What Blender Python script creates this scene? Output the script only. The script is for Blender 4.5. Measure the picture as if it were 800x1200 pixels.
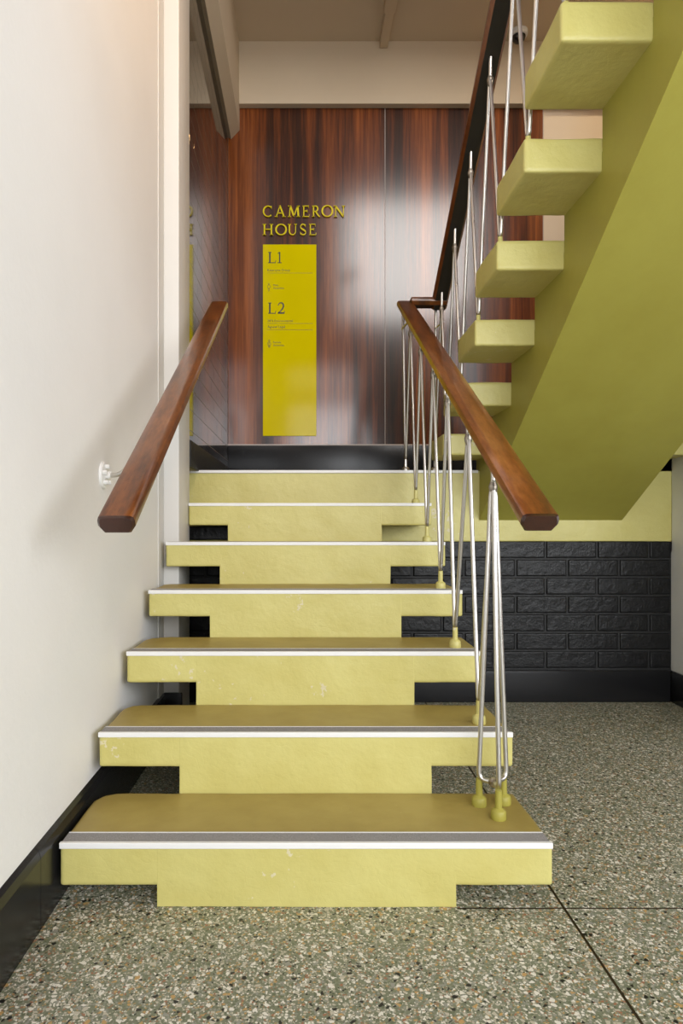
import bpy, bmesh, math, random
from mathutils import Vector, noise

# ---------------------------------------------------------------- scene / camera / light
for o in list(bpy.data.objects):
    bpy.data.objects.remove(o, do_unlink=True)
scene = bpy.context.scene
COL = scene.collection
random.seed(7)

F, X0, Y0, H = 800.0, 356.0, 612.0, 0.84          # focal length (px), vanishing point (px), eye height (m)
def XP(px, d): return (px - X0) * d / F             # pixel column at depth d -> world x
def ZP(py, d): return H + (Y0 - py) * d / F         # pixel row at depth d -> world z

cam_d = bpy.data.cameras.new('camera'); cam = bpy.data.objects.new('camera', cam_d); COL.objects.link(cam)
cam.location = (0, 0, H); cam.rotation_euler = (math.pi / 2, 0, 0)
cam_d.sensor_fit = 'AUTO'; cam_d.sensor_width = 36; cam_d.lens = 24
cam_d.shift_x = (400 - X0) / 1200; cam_d.shift_y = (Y0 - 600) / 1200
cam_d.clip_start = 0.02
scene.camera = cam

w = bpy.data.worlds.new('world'); scene.world = w; w.use_nodes = True
w.node_tree.nodes['Background'].inputs[0].default_value = (0.86, 0.93, 1.0, 1)
w.node_tree.nodes['Background'].inputs[1].default_value = 1.0

def area(name, loc, rot, sx, sy, power, col):
    l = bpy.data.lights.new(name, 'AREA'); l.shape = 'RECTANGLE'; l.size = sx; l.size_y = sy
    l.energy = power; l.color = col
    o = bpy.data.objects.new(name, l); o.location = loc; o.rotation_euler = rot; COL.objects.link(o); return o
area('added_entrance_daylight', (1.85, -2.5, 1.85), (math.pi / 2, 0, 0), 4.2, 1.9, 215, (0.96, 0.98, 1.0))  # unseen daylight source added behind the camera
area('added_side_daylight', (4.1, -0.75, 1.85), (math.pi / 2, 0, math.pi / 2), 3.4, 1.95, 84, (0.95, 0.975, 1.0))  # extra unseen source, added to brighten the left wall
area('added_upper_daylight', (1.74, -2.5, 5.25), (math.pi / 2, 0, 0), 2.15, 2.0, 195, (1.0, 0.95, 0.90))  # unseen high source, added for the sheen on the timber

vs = scene.view_settings
vs.view_transform = 'Standard'; vs.look = 'None'; vs.exposure = 0.0; vs.gamma = 1.0
vs.use_curve_mapping = False

# ---------------------------------------------------------------- materials
def srgb(r, g, b):
    def c(v):
        v /= 255.0
        return v / 12.92 if v <= 0.04045 else ((v + 0.055) / 1.055) ** 2.4
    return (c(r), c(g), c(b), 1)

def new_mat(name):
    m = bpy.data.materials.new(name); m.use_nodes = True
    nt = m.node_tree; b = nt.nodes['Principled BSDF']
    return m, nt, b
def N(nt, kind, **kw):
    n = nt.nodes.new(kind)
    for k, v in kw.items():
        if k.startswith('i_'):
            n.inputs[k[2:]].default_value = v
        else: setattr(n, k, v)
    return n
def coords(nt, scale=(1, 1, 1), kind='Object'):
    tc = N(nt, 'ShaderNodeTexCoord'); mp = N(nt, 'ShaderNodeMapping'); mp.inputs['Scale'].default_value = scale
    if kind == 'Position':
        g = N(nt, 'ShaderNodeNewGeometry'); nt.links.new(g.outputs['Position'], mp.inputs['Vector'])
    else:
        nt.links.new(tc.outputs[kind], mp.inputs['Vector'])
    return mp.outputs['Vector']
def ramp(nt, fac, stops, interp='LINEAR'):
    r = N(nt, 'ShaderNodeValToRGB'); e = r.color_ramp; e.interpolation = interp
    while len(e.elements) < len(stops): e.elements.new(0.5)
    for i, (p, c) in enumerate(stops): e.elements[i].position = p; e.elements[i].color = c
    nt.links.new(fac, r.inputs['Fac']); return r.outputs['Color']
def mix(nt, fac, a, b, blend='MIX'):
    n = N(nt, 'ShaderNodeMix', data_type='RGBA', blend_type=blend)
    for sock, v in ((n.inputs['Factor'], fac), (n.inputs['A'], a), (n.inputs['B'], b)):
        pass
    def put(s, v):
        if hasattr(v, 'is_linked') or hasattr(v, 'links'): nt.links.new(v, s)
        else: s.default_value = v
    put(n.inputs[0], fac); put(n.inputs[6], a); put(n.inputs[7], b)
    return n.outputs[2]
def bump(nt, b, height, strength, dist=0.01):
    n = N(nt, 'ShaderNodeBump'); n.inputs['Strength'].default_value = strength; n.inputs['Distance'].default_value = dist
    nt.links.new(height, n.inputs['Height']); nt.links.new(n.outputs['Normal'], b.inputs['Normal'])
def noise_tex(nt, vec, scale, detail=4, rough=0.55):
    n = N(nt, 'ShaderNodeTexNoise'); n.inputs['Scale'].default_value = scale; n.inputs['Detail'].default_value = detail
    n.inputs['Roughness'].default_value = rough
    nt.links.new(vec, n.inputs['Vector']); return n.outputs['Fac']

def plaster(name, col, var=0.03, rough=0.7, bs=0.12, scale=60):
    m, nt, b = new_mat(name); v = coords(nt, kind='Position')
    n1 = noise_tex(nt, v, 3.0, 5)
    c2 = tuple(max(0, x * (1 - var * 2)) for x in col[:3]) + (1,)
    nt.links.new(ramp(nt, n1, [(0.3, c2), (0.7, col)]), b.inputs['Base Color'])
    b.inputs['Roughness'].default_value = rough
    bump(nt, b, noise_tex(nt, v, scale, 4), bs, 0.004)
    return m
M = {}
M['white'] = plaster('white_painted_plaster', srgb(233, 232, 230), 0.02, 0.6, 0.18)
M['white_trim'] = plaster('white_trim_paint', srgb(208, 206, 201), 0.01, 0.45, 0.08)
M['cream'] = plaster('cream_painted_ceiling', srgb(206, 188, 162), 0.02, 0.7, 0.05)
M['cream_light'] = plaster('pale_cream_wall_paint', srgb(228, 211, 188), 0.02, 0.6, 0.1)
M['fixture'] = plaster('white_plastic', srgb(232, 232, 230), 0.0, 0.35, 0.0)

def yellow_paint(name, base, worn, chips, rough=0.42, bs=0.5):
    m, nt, b = new_mat(name); v = coords(nt, kind='Position')
    n1 = noise_tex(nt, v, 5.0, 6, 0.6)
    c = ramp(nt, n1, [(0.32, worn), (0.62, base)])
    # small chips of the paint showing pale plaster
    n2 = noise_tex(nt, v, 38.0, 3, 0.7)
    n3 = noise_tex(nt, v, 3.2, 2)
    mul = N(nt, 'ShaderNodeMath', operation='MULTIPLY'); nt.links.new(n2, mul.inputs[0]); nt.links.new(n3, mul.inputs[1])
    f = ramp(nt, mul.outputs[0], [(chips, (0, 0, 0, 1)), (chips + 0.02, (1, 1, 1, 1))])
    nt.links.new(mix(nt, f, c, srgb(205, 196, 160)), b.inputs['Base Color'])
    b.inputs['Roughness'].default_value = rough
    # trowelled relief with a few ridges
    r1 = noise_tex(nt, v, 9.0, 6, 0.6)
    vor = N(nt, 'ShaderNodeTexVoronoi', feature='DISTANCE_TO_EDGE'); vor.inputs['Scale'].default_value = 2.6
    wv = N(nt, 'ShaderNodeVectorMath', operation='ADD')
    nn = N(nt, 'ShaderNodeTexNoise'); nn.inputs['Scale'].default_value = 7.0
    nt.links.new(v, nn.inputs['Vector']); nt.links.new(v, wv.inputs[0]); nt.links.new(nn.outputs['Color'], wv.inputs[1])
    nt.links.new(wv.outputs[0], vor.inputs['Vector'])
    crk = ramp(nt, vor.outputs['Distance'], [(0.0, (0, 0, 0, 1)), (0.02, (1, 1, 1, 1))])
    hh = mix(nt, 0.022, r1, crk)
    bump(nt, b, hh, bs, 0.012)
    return m
M['yellow'] = yellow_paint('mustard_green_painted_concrete', srgb(198, 190, 118), srgb(190, 180, 105), 0.40)
M['yellow_brown'] = yellow_paint('brownish_mustard_paint', srgb(166, 148, 82), srgb(150, 131, 68), 0.47, 0.45, 0.2)  # darker, browner paint for the upward tread faces
M['yellow_smooth'] = yellow_paint('shade_darkened_mustard_paint', srgb(160, 153, 66), srgb(155, 147, 61), 0.60, 0.5, 0.14)  # step paint darkened, the soffit's shade put into its colour

def black_paint(name, rough, bs, col=(0.012, 0.012, 0.013, 1)):
    m, nt, b = new_mat(name); v = coords(nt, kind='Position')
    n = noise_tex(nt, v, 26, 5, 0.65)
    nt.links.new(ramp(nt, noise_tex(nt, v, 60, 3, 0.7), [(0.72, col), (0.80, (0.12, 0.12, 0.12, 1))]), b.inputs['Base Color'])
    b.inputs['Roughness'].default_value = rough; b.inputs['Specular IOR Level'].default_value = 0.28
    bump(nt, b, n, bs, 0.008)
    return m
M['black_brick'] = black_paint('black_painted_brick', 0.34, 0.6, (0.007, 0.007, 0.0075, 1))
M['black_mortar'] = black_paint('black_painted_mortar', 0.5, 0.5, (0.02, 0.02, 0.02, 1))
M['black_gloss'] = black_paint('black_gloss_skirting', 0.22, 0.06)

m, nt, b = new_mat('glazed_dark_brick'); v = coords(nt, kind='Position')
nt.links.new(ramp(nt, noise_tex(nt, v, 9, 4), [(0.3, (0.010, 0.007, 0.006, 1)), (0.7, (0.022, 0.016, 0.013, 1))]), b.inputs['Base Color'])
b.inputs['Roughness'].default_value = 0.045; b.inputs['IOR'].default_value = 1.55
M['glaze'] = m
m, nt, b = new_mat('glazed_brick_mortar'); v = coords(nt, kind='Position')
nt.links.new(ramp(nt, noise_tex(nt, v, 80, 3), [(0.3, srgb(120, 112, 100)), (0.7, srgb(158, 148, 134))]), b.inputs['Base Color'])
b.inputs['Roughness'].default_value = 0.7
M['mortar'] = m

def wood(name, stops, axis_scale, rough, bs, seedscale=1.0, coat=0.0, kind='Position', crough=0.15, spec=0.5):
    m, nt, b = new_mat(name)
    v = coords(nt, axis_scale, kind)
    n1 = noise_tex(nt, v, 1.0 * seedscale, 6, 0.62)
    v2 = coords(nt, tuple(a * 5 for a in axis_scale), kind)
    n2 = noise_tex(nt, v2, 1.0 * seedscale, 4, 0.7)
    a = N(nt, 'ShaderNodeMath', operation='MULTIPLY_ADD'); a.inputs[1].default_value = 0.35
    nt.links.new(n2, a.inputs[0])
    s = N(nt, 'ShaderNodeMath', operation='MULTIPLY'); s.inputs[1].default_value = 0.65; nt.links.new(n1, s.inputs[0])
    nt.links.new(s.outputs[0], a.inputs[2])
    v3 = coords(nt, tuple(a_ * 0.3 for a_ in axis_scale), kind)
    n0 = noise_tex(nt, v3, 1.0 * seedscale, 3, 0.5)
    w0 = N(nt, 'ShaderNodeMath', operation='MULTIPLY_ADD'); w0.inputs[1].default_value = 0.45; nt.links.new(n0, w0.inputs[0])
    w1 = N(nt, 'ShaderNodeMath', operation='MULTIPLY'); w1.inputs[1].default_value = 0.62; nt.links.new(a.outputs[0], w1.inputs[0])
    nt.links.new(w1.outputs[0], w0.inputs[2])
    nt.links.new(ramp(nt, w0.outputs[0], stops), b.inputs['Base Color'])
    b.inputs['Roughness'].default_value = rough; b.inputs['Specular IOR Level'].default_value = spec
    if coat: b.inputs['Coat Weight'].default_value = coat; b.inputs['Coat Roughness'].default_value = crough
    bump(nt, b, n2, bs, 0.002)
    return m
M['panel'] = wood('rosewood_wall_panel', [(0.40, srgb(26, 10, 2)), (0.49, srgb(62, 27, 7)), (0.56, srgb(108, 52, 15)), (0.66, srgb(158, 86, 34))], (16, 16, 0.5), 0.3, 0.10, 1.0, 1.0, 'Position', 0.14, 0.15)
M['rail'] = wood('varnished_rail_timber', [(0.36, srgb(44, 21, 7)), (0.47, srgb(88, 46, 16)), (0.57, srgb(118, 66, 26)), (0.70, srgb(156, 98, 48))], (26, 4, 7), 0.3, 0.12, 1.0, 0.5, 'Position', 0.16, 0.4)
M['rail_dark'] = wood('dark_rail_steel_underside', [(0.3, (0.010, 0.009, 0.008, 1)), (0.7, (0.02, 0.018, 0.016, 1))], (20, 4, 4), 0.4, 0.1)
M['rail_end'] = wood('rail_end_grain', [(0.3, srgb(30, 13, 7)), (0.7, srgb(62, 29, 14))], (30, 10, 60), 0.3, 0.2, 1.0, 0.4)

m, nt, b = new_mat('brushed_stainless_steel'); v = coords(nt, (30, 30, 8), 'Position')
b.inputs['Metallic'].default_value = 1.0; b.inputs['Base Color'].default_value = (0.64, 0.62, 0.585, 1)
nt.links.new(ramp(nt, noise_tex(nt, v, 1, 2), [(0.3, (0.27, 0.27, 0.27, 1)), (0.7, (0.33, 0.33, 0.33, 1))]), b.inputs['Roughness'])
M['steel'] = m
m, nt, b = new_mat('weld_stained_steel'); v = coords(nt, kind='Position')
b.inputs['Metallic'].default_value = 1.0; b.inputs['Roughness'].default_value = 0.4
nt.links.new(ramp(nt, noise_tex(nt, v, 60, 3), [(0.35, (0.16, 0.13, 0.10, 1)), (0.65, (0.46, 0.42, 0.36, 1))]), b.inputs['Base Color'])
M['weld'] = m
m, nt, b = new_mat('white_nosing_lip'); b.inputs['Base Color'].default_value = srgb(226, 226, 224); b.inputs['Roughness'].default_value = 0.4
M['lip'] = m
m, nt, b = new_mat('grey_grit_nosing'); v = coords(nt, kind='Position')
nt.links.new(ramp(nt, noise_tex(nt, v, 420, 3, 0.7), [(0.35, srgb(118, 116, 116)), (0.65, srgb(158, 156, 156))]), b.inputs['Base Color'])
b.inputs['Roughness'].default_value = 0.75; M['grit'] = m
m, nt, b = new_mat('yellow_sign_acrylic'); v = coords(nt, kind='Position')
nt.links.new(ramp(nt, noise_tex(nt, v, 4, 2), [(0.3, srgb(226, 207, 0)), (0.7, srgb(230, 211, 0))]), b.inputs['Base Color'])
b.inputs['Roughness'].default_value = 0.1; b.inputs['Specular IOR Level'].default_value = 0.12; M['sign'] = m
m, nt, b = new_mat('yellow_letter_enamel'); b.inputs['Base Color'].default_value = srgb(240, 218, 10); b.inputs['Roughness'].default_value = 0.35; b.inputs['Specular IOR Level'].default_value = 0.2; M['letter'] = m
m, nt, b = new_mat('black_print'); b.inputs['Base Color'].default_value = (0.012, 0.012, 0.008, 1); b.inputs['Roughness'].default_value = 0.4; M['print'] = m
m, nt, b = new_mat('dark_print_line'); b.inputs['Base Color'].default_value = srgb(96, 84, 0); b.inputs['Roughness'].default_value = 0.4; M['print_line'] = m
m, nt, b = new_mat('dark_dome_plastic'); b.inputs['Base Color'].default_value = (0.01, 0.01, 0.012, 1); b.inputs['Roughness'].default_value = 0.08; M['dome'] = m
m, nt, b = new_mat('dark_divider_strip'); b.inputs['Base Color'].default_value = srgb(58, 46, 30); b.inputs['Roughness'].default_value = 0.45; b.inputs['Metallic'].default_value = 0.4; M['divider'] = m
m, nt, b = new_mat('pale_aluminium_bead'); b.inputs['Base Color'].default_value = srgb(190, 176, 166); b.inputs['Roughness'].default_value = 0.35; M['bead'] = m
m, nt, b = new_mat('window_glass'); b.inputs['Base Color'].default_value = (1, 1, 1, 1); b.inputs['Roughness'].default_value = 0.0
b.inputs['Transmission Weight'].default_value = 1.0; M['glass'] = m
m, nt, b = new_mat('lamp_glow'); b.inputs['Emission Color'].default_value = (1.0, 0.78, 0.45, 1); b.inputs['Emission Strength'].default_value = 3; M['lamp_glow'] = m

# terrazzo: grey-green cement with white, grey, ochre, rust and black chips in three sizes
m, nt, b = new_mat('green_terrazzo')
v = coords(nt, kind='Position')
base = ramp(nt, noise_tex(nt, v, 160, 4, 0.7), [(0.3, srgb(98, 104, 82)), (0.7, srgb(130, 134, 112))])
def chips(vec, scale, edge, keep, stops, under, off):
    mp = N(nt, 'ShaderNodeMapping'); mp.inputs['Location'].default_value = off
    nz = N(nt, 'ShaderNodeTexNoise'); nz.inputs['Scale'].default_value = scale * 0.9
    nt.links.new(vec, nz.inputs['Vector'])
    sc = N(nt, 'ShaderNodeVectorMath', operation='SCALE'); sc.inputs['Scale'].default_value = 0.35 / scale
    nt.links.new(nz.outputs['Color'], sc.inputs[0])
    ad = N(nt, 'ShaderNodeVectorMath', operation='ADD'); nt.links.new(vec, ad.inputs[0]); nt.links.new(sc.outputs[0], ad.inputs[1])
    nt.links.new(ad.outputs[0], mp.inputs['Vector'])
    a = N(nt, 'ShaderNodeTexVoronoi', feature='F1', voronoi_dimensions='2D'); a.inputs['Scale'].default_value = scale
    e = N(nt, 'ShaderNodeTexVoronoi', feature='DISTANCE_TO_EDGE', voronoi_dimensions='2D'); e.inputs['Scale'].default_value = scale
    nt.links.new(mp.outputs[0], a.inputs['Vector']); nt.links.new(mp.outputs[0], e.inputs['Vector'])
    sep = N(nt, 'ShaderNodeSeparateColor'); nt.links.new(a.outputs['Color'], sep.inputs[0])
    col = ramp(nt, sep.outputs['Red'], stops, 'CONSTANT')
    # some cells stay cement
    g = N(nt, 'ShaderNodeMath', operation='GREATER_THAN'); g.inputs[1].default_value = edge
    nt.links.new(e.outputs['Distance'], g.inputs[0])
    k = N(nt, 'ShaderNodeMath', operation='GREATER_THAN'); k.inputs[1].default_value = keep
    nt.links.new(sep.outputs['Green'], k.inputs[0])
    f = N(nt, 'ShaderNodeMath', operation='MULTIPLY'); nt.links.new(g.outputs[0], f.inputs[0]); nt.links.new(k.outputs[0], f.inputs[1])
    return mix(nt, f.outputs[0], under, col)
WHT, CRM, GRY, OCH, RST, BLK, GRN = srgb(218, 214, 202), srgb(182, 176, 158), srgb(142, 142, 132), srgb(180, 146, 92), srgb(150, 104, 76), srgb(24, 24, 22), srgb(96, 104, 80)
c1 = chips(v, 265, 0.12, 0.42, [(0, GRY), (0.25, CRM), (0.5, GRN), (0.62, WHT), (0.8, RST), (0.88, OCH), (0.95, BLK)], base, (0, 0, 0))
c2 = chips(v, 158, 0.15, 0.60, [(0, CRM), (0.22, WHT), (0.46, GRN), (0.62, GRY), (0.76, RST), (0.84, OCH), (0.93, BLK)], c1, (3.1, 1.7, 0))
def sparse(vec, scale, edge, keep, stops, under, off):
    mp = N(nt, 'ShaderNodeMapping'); mp.inputs['Location'].default_value = off; nt.links.new(vec, mp.inputs['Vector'])
    a = N(nt, 'ShaderNodeTexVoronoi', feature='F1', voronoi_dimensions='2D'); a.inputs['Scale'].default_value = scale
    e = N(nt, 'ShaderNodeTexVoronoi', feature='DISTANCE_TO_EDGE', voronoi_dimensions='2D'); e.inputs['Scale'].default_value = scale
    nt.links.new(mp.outputs[0], a.inputs['Vector']); nt.links.new(mp.outputs[0], e.inputs['Vector'])
    sep = N(nt, 'ShaderNodeSeparateColor'); nt.links.new(a.outputs['Color'], sep.inputs[0])
    col = ramp(nt, sep.outputs['Red'], stops, 'CONSTANT')
    g = N(nt, 'ShaderNodeMath', operation='GREATER_THAN'); g.inputs[1].default_value = edge; nt.links.new(e.outputs['Distance'], g.inputs[0])
    k = N(nt, 'ShaderNodeMath', operation='GREATER_THAN'); k.inputs[1].default_value = keep; nt.links.new(sep.outputs['Green'], k.inputs[0])
    f = N(nt, 'ShaderNodeMath', operation='MULTIPLY'); nt.links.new(g.outputs[0], f.inputs[0]); nt.links.new(k.outputs[0], f.inputs[1])
    return mix(nt, f.outputs[0], under, col)
c3 = sparse(v, 98, 0.17, 0.80, [(0, WHT), (0.4, CRM), (0.62, GRY), (0.72, OCH), (0.8, BLK)], c2, (7.7, 5.3, 0))
nt.links.new(c3, b.inputs['Base Color']); b.inputs['Roughness'].default_value = 0.42
M['terrazzo'] = m

# ---------------------------------------------------------------- mesh helpers
class MB:
    def __init__(s): s.v = []; s.f = []; s.mi = []
    def add(s, vs_, fs, mi=0):
        n = len(s.v); s.v += [tuple(p) for p in vs_]
        s.f += [tuple(i + n for i in f) for f in fs]; s.mi += [mi] * len(fs)
    def box(s, x0, x1, y0, y1, z0, z1, mi=0):
        s.add([(x0, y0, z0), (x1, y0, z0), (x1, y1, z0), (x0, y1, z0), (x0, y0, z1), (x1, y0, z1), (x1, y1, z1), (x0, y1, z1)],
              [(0, 3, 2, 1), (4, 5, 6, 7), (0, 1, 5, 4), (1, 2, 6, 5), (2, 3, 7, 6), (3, 0, 4, 7)], mi)
    def rbox(s, x0, x1, y0, y1, z0, z1, r=0.004, step=0.06, amp=0.0, seed=0.0, mi=0, rs=2):
        """box with rounded edges; amp roughens it like hand-rendered concrete"""
        def line(a, b):
            L = b - a; rr = min(r, L * 0.45)
            e = [rr * (1 - math.cos(math.pi / 2 * i / rs)) for i in range(rs + 1)]
            if amp and L > 4 * rr: e.append(rr * 1.7); rr *= 1.7
            n = max(1, int((L - 2 * rr) / step))
            mid = [a + rr + (L - 2 * rr) * i / n for i in range(1, n)]
            return [a + q for q in e] + mid + [b - q for q in reversed(e)]
        AX = (line(x0, x1), line(y0, y1), line(z0, z1)); lo = (x0, y0, z0); hi = (x1, y1, z1)
        idx = {}; vs_ = []; fs = []
        def vert(i, j, k):
            key = (i, j, k)
            if key in idx: return idx[key]
            p = Vector((AX[0][i], AX[1][j], AX[2][k]))
            c = Vector([min(max(p[a], lo[a] + min(r, (hi[a] - lo[a]) * .45)), hi[a] - min(r, (hi[a] - lo[a]) * .45)) for a in range(3)])
            dv = p - c
            if dv.length > 1e-9:
                nrm = sum(1 for a in range(3) if abs(dv[a]) > 1e-9)
                if nrm > 1: p = c + dv.normalized() * min(max(abs(q) for q in dv) if nrm == 1 else r, r)
                if amp:
                    q = noise.noise(p * 9 + Vector((seed, 0, 0))) + 0.6 * noise.noise(p * 27 + Vector((0, seed, 0)))
                    p = p + dv.normalized() * q * amp
            idx[key] = len(vs_); vs_.append(p); return idx[key]
        n = [len(a) for a in AX]
        for a, (u, w_) in ((0, (1, 2)), (1, (2, 0)), (2, (0, 1))):
            for side in (0, n[a] - 1):
                for i in range(n[u] - 1):
                    for j in range(n[w_] - 1):
                        q = []
                        for (di, dj) in ((0, 0), (1, 0), (1, 1), (0, 1)):
                            t = [0, 0, 0]; t[a] = side; t[u] = i + di; t[w_] = j + dj; q.append(vert(*t))
                        fs.append(tuple(q if side else reversed(q)))
        s.add(vs_, fs, mi)
    def prism(s, prof, axis, a0, a1, mi=0):
        """extrude a closed profile along an axis; profile pairs are the other two axes in xyz order"""
        def pt(u, v_, a):
            return {'x': (a, u, v_), 'y': (u, a, v_), 'z': (u, v_, a)}[axis]
        n = len(prof)
        vs_ = [pt(u, v_, a0) for u, v_ in prof] + [pt(u, v_, a1) for u, v_ in prof]
        fs = [tuple(range(n - 1, -1, -1)), tuple(range(n, 2 * n))] + [(i, (i + 1) % n, n + (i + 1) % n, n + i) for i in range(n)]
        s.add(vs_, fs, mi)
    def tube(s, pts, r, n=10, mi=0, cap=True):
        pts = [Vector(p) for p in pts]; rings = []
        t0 = (pts[1] - pts[0]).normalized()
        up = Vector((1, 0, 0)) if abs(t0.x) < 0.9 else Vector((0, 1, 0))
        nrm = (up - t0 * up.dot(t0)).normalized()
        for i, p in enumerate(pts):
            if i == 0: t = t0
            elif i == len(pts) - 1: t = (pts[i] - pts[i - 1]).normalized()
            else: t = ((pts[i + 1] - pts[i]).normalized() + (pts[i] - pts[i - 1]).normalized()).normalized()
            nrm = (nrm - t * nrm.dot(t)).normalized(); bn = t.cross(nrm)
            rr = r[i] if isinstance(r, (list, tuple)) else r
            rings.append([p + (nrm * math.cos(2 * math.pi * k / n) + bn * math.sin(2 * math.pi * k / n)) * rr for k in range(n)])
        vs_ = [q for ring in rings for q in ring]; fs = []
        for i in range(len(rings) - 1):
            for k in range(n):
                fs.append((i * n + k, i * n + (k + 1) % n, (i + 1) * n + (k + 1) % n, (i + 1) * n + k))
        if cap:
            fs.append(tuple(range(n - 1, -1, -1))); fs.append(tuple((len(rings) - 1) * n + k for k in range(n)))
        s.add(vs_, fs, mi)
    def lathe(s, prof, c, axis='z', n=20, mi=0):
        """prof: (radius, height) pairs from c along an axis"""
        vs_ = []; fs = []
        for r, h in prof:
            for k in range(n):
                a = 2 * math.pi * k / n; u, v_ = r * math.cos(a), r * math.sin(a)
                d = {'z': (u, v_, h), 'x': (h, u, v_), 'y': (v_, h, u)}[axis]
                vs_.append((c[0] + d[0], c[1] + d[1], c[2] + d[2]))
        for i in range(len(prof) - 1):
            for k in range(n):
                fs.append((i * n + k, i * n + (k + 1) % n, (i + 1) * n + (k + 1) % n, (i + 1) * n + k))
        fs.append(tuple(range(n - 1, -1, -1))); fs.append(tuple((len(prof) - 1) * n + k for k in range(n)))
        s.add(vs_, fs, mi)
    def build(s, name, mats, parent=None, smooth=False, angle=35):
        me = bpy.data.meshes.new(name); me.from_pydata(s.v, [], s.f)
        mats = mats if isinstance(mats, (list, tuple)) else [mats]
        for k in mats: me.materials.append(M[k])
        bm_ = bmesh.new(); bm_.from_mesh(me)
        for f_, mi in zip(bm_.faces, s.mi): f_.material_index = mi
        bmesh.ops.recalc_face_normals(bm_, faces=bm_.faces)
        if smooth:
            for f_ in bm_.faces: f_.smooth = True
            for e in bm_.edges:
                if len(e.link_faces) == 2 and e.calc_face_angle(0) > math.radians(angle): e.smooth = False
        bm_.to_mesh(me); bm_.free(); me.update()
        o = bpy.data.objects.new(name, me); COL.objects.link(o)
        if parent: attach(o, parent)
        return o
def attach(o, parent):
    o.parent = parent; o.matrix_parent_inverse = parent.matrix_basis.inverted()
def empty(name, loc):
    o = bpy.data.objects.new(name, None); o.location = loc; o.empty_display_size = 0.1; COL.objects.link(o); return o
def tag(o, label=None, cat=None, group=None, kind=None):
    if label: o['label'] = label
    if cat: o['category'] = cat
    if group: o['group'] = group
    if kind: o['kind'] = kind
    return o
def struct(name, mb, mats, label, cat, smooth=False):
    return tag(mb.build(name, mats, None, smooth), label, cat, None, 'structure')

# ---------------------------------------------------------------- main dimensions
WL, WR = -0.556, 1.724                # left and right wall planes
DB = 4.5                              # back wall depth
G, D1 = 0.285, 1.49                   # going, first riser depth
DK = [D1 + G * k for k in range(7)]   # riser planes, lower flight
ZK = [0.137, 0.290, 0.446, 0.603, 0.760, 0.918, 1.080]   # tread tops, lower flight
LZ = 1.080                            # half landing
TL, TR, SL, SR = -0.533, 0.543, -0.323, 0.334
UG, UD, UZ, UR = 0.275, 2.985, 1.2275, 0.1685   # upper flight: going, first back face, first top, rise
UL, USL, USR, UE = 0.610, 0.822, 1.490, 1.700
CEIL = 3.98
YB = -2.6                             # rear wall of the lobby

# ---------------------------------------------------------------- setting: floor
mb = MB(); mb.box(-0.9, 4.3, YB, 3.35, -0.20, -0.03)
floor = struct('floor', mb, 'mortar', 'grey-green speckled terrazzo floor with dark divider strips', 'floor')
jx, jy, jw = 0.566, 1.486, 0.003
for (a, b_, c, d_) in ((-0.9, SR, YB, 3.35), (SR, jx - jw, YB, jy - jw), (jx + jw, 4.3, YB, jy - jw), (SR, jx - jw, jy + jw, 3.35), (jx + jw, 4.3, jy + jw, 3.35)):
    q = MB(); q.box(a, b_, c, d_, -0.03, 0.0); q.build('terrazzo_panel', 'terrazzo', floor)
q = MB(); q.box(jx - jw, jx + jw, YB, 3.3, -0.03, -0.0006); q.build('divider_strip', 'divider', floor)
q = MB(); q.box(SR, jx - jw, jy - jw, jy + jw, -0.03, -0.0006); q.build('divider_strip', 'divider', floor)
q = MB(); q.box(jx + jw, 4.3, jy - jw, jy + jw, -0.03, -0.0006); q.build('divider_strip', 'divider', floor)

# ---------------------------------------------------------------- setting: walls
mb = MB(); mb.box(WL - 0.15, WL, YB, 2.60, 0, 7.2)
struct('wall_left', mb, 'white', 'smooth white plastered wall behind the wall-mounted handrail', 'wall')
mb = MB(); mb.rbox(WL - 0.15, WL + 0.003, 2.60, 2.70, 0, 7.2, 0.003, 1.0)
struct('trim_1', mb, 'white_trim', 'narrow white corner strip between plastered wall and pier', 'trim', True)
mb = MB(); mb.rbox(WL - 0.15, -0.494, 2.70, 2.95, 0, 7.2, 0.004, 1.0)
struct('wall_pier', mb, 'white_trim', 'white square-edged pier beside the upper steps', 'pier', True)
mb = MB(); mb.box(WR, WR + 0.15, 2.3, 3.32, 0, 7.2); mb.box(WR, 4.35, 2.3, 2.45, 0, 7.2)
struct('wall_right', mb, 'white', 'white rendered wall at the end of the black brickwork', 'wall')
mb = MB(); mb.box(2.3, 2.45, 3.32, DB + 0.15, 0.7, CEIL + .25); mb.box(WR, 2.3, 3.2, 3.32, 0.7, CEIL + .25)
struct('wall_landing_right', mb, 'cream_light', 'pale wall at the far end of the half landing', 'wall')
mb = MB(); mb.box(4.2, 4.35, YB, -2.5, 0, 7.2); mb.box(4.2, 4.35, 1.0, 2.3, 0, 7.2); mb.box(4.2, 4.35, -2.5, 1.0, 0, 0.85); mb.box(4.2, 4.35, -2.5, 1.0, 2.85, 7.2)
struct('wall_lobby_right', mb, 'panel', 'unseen lobby side wall, dark timber added to cut bounced light', 'wall')  # dark panelling added on this unseen wall to soak up bounce

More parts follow.
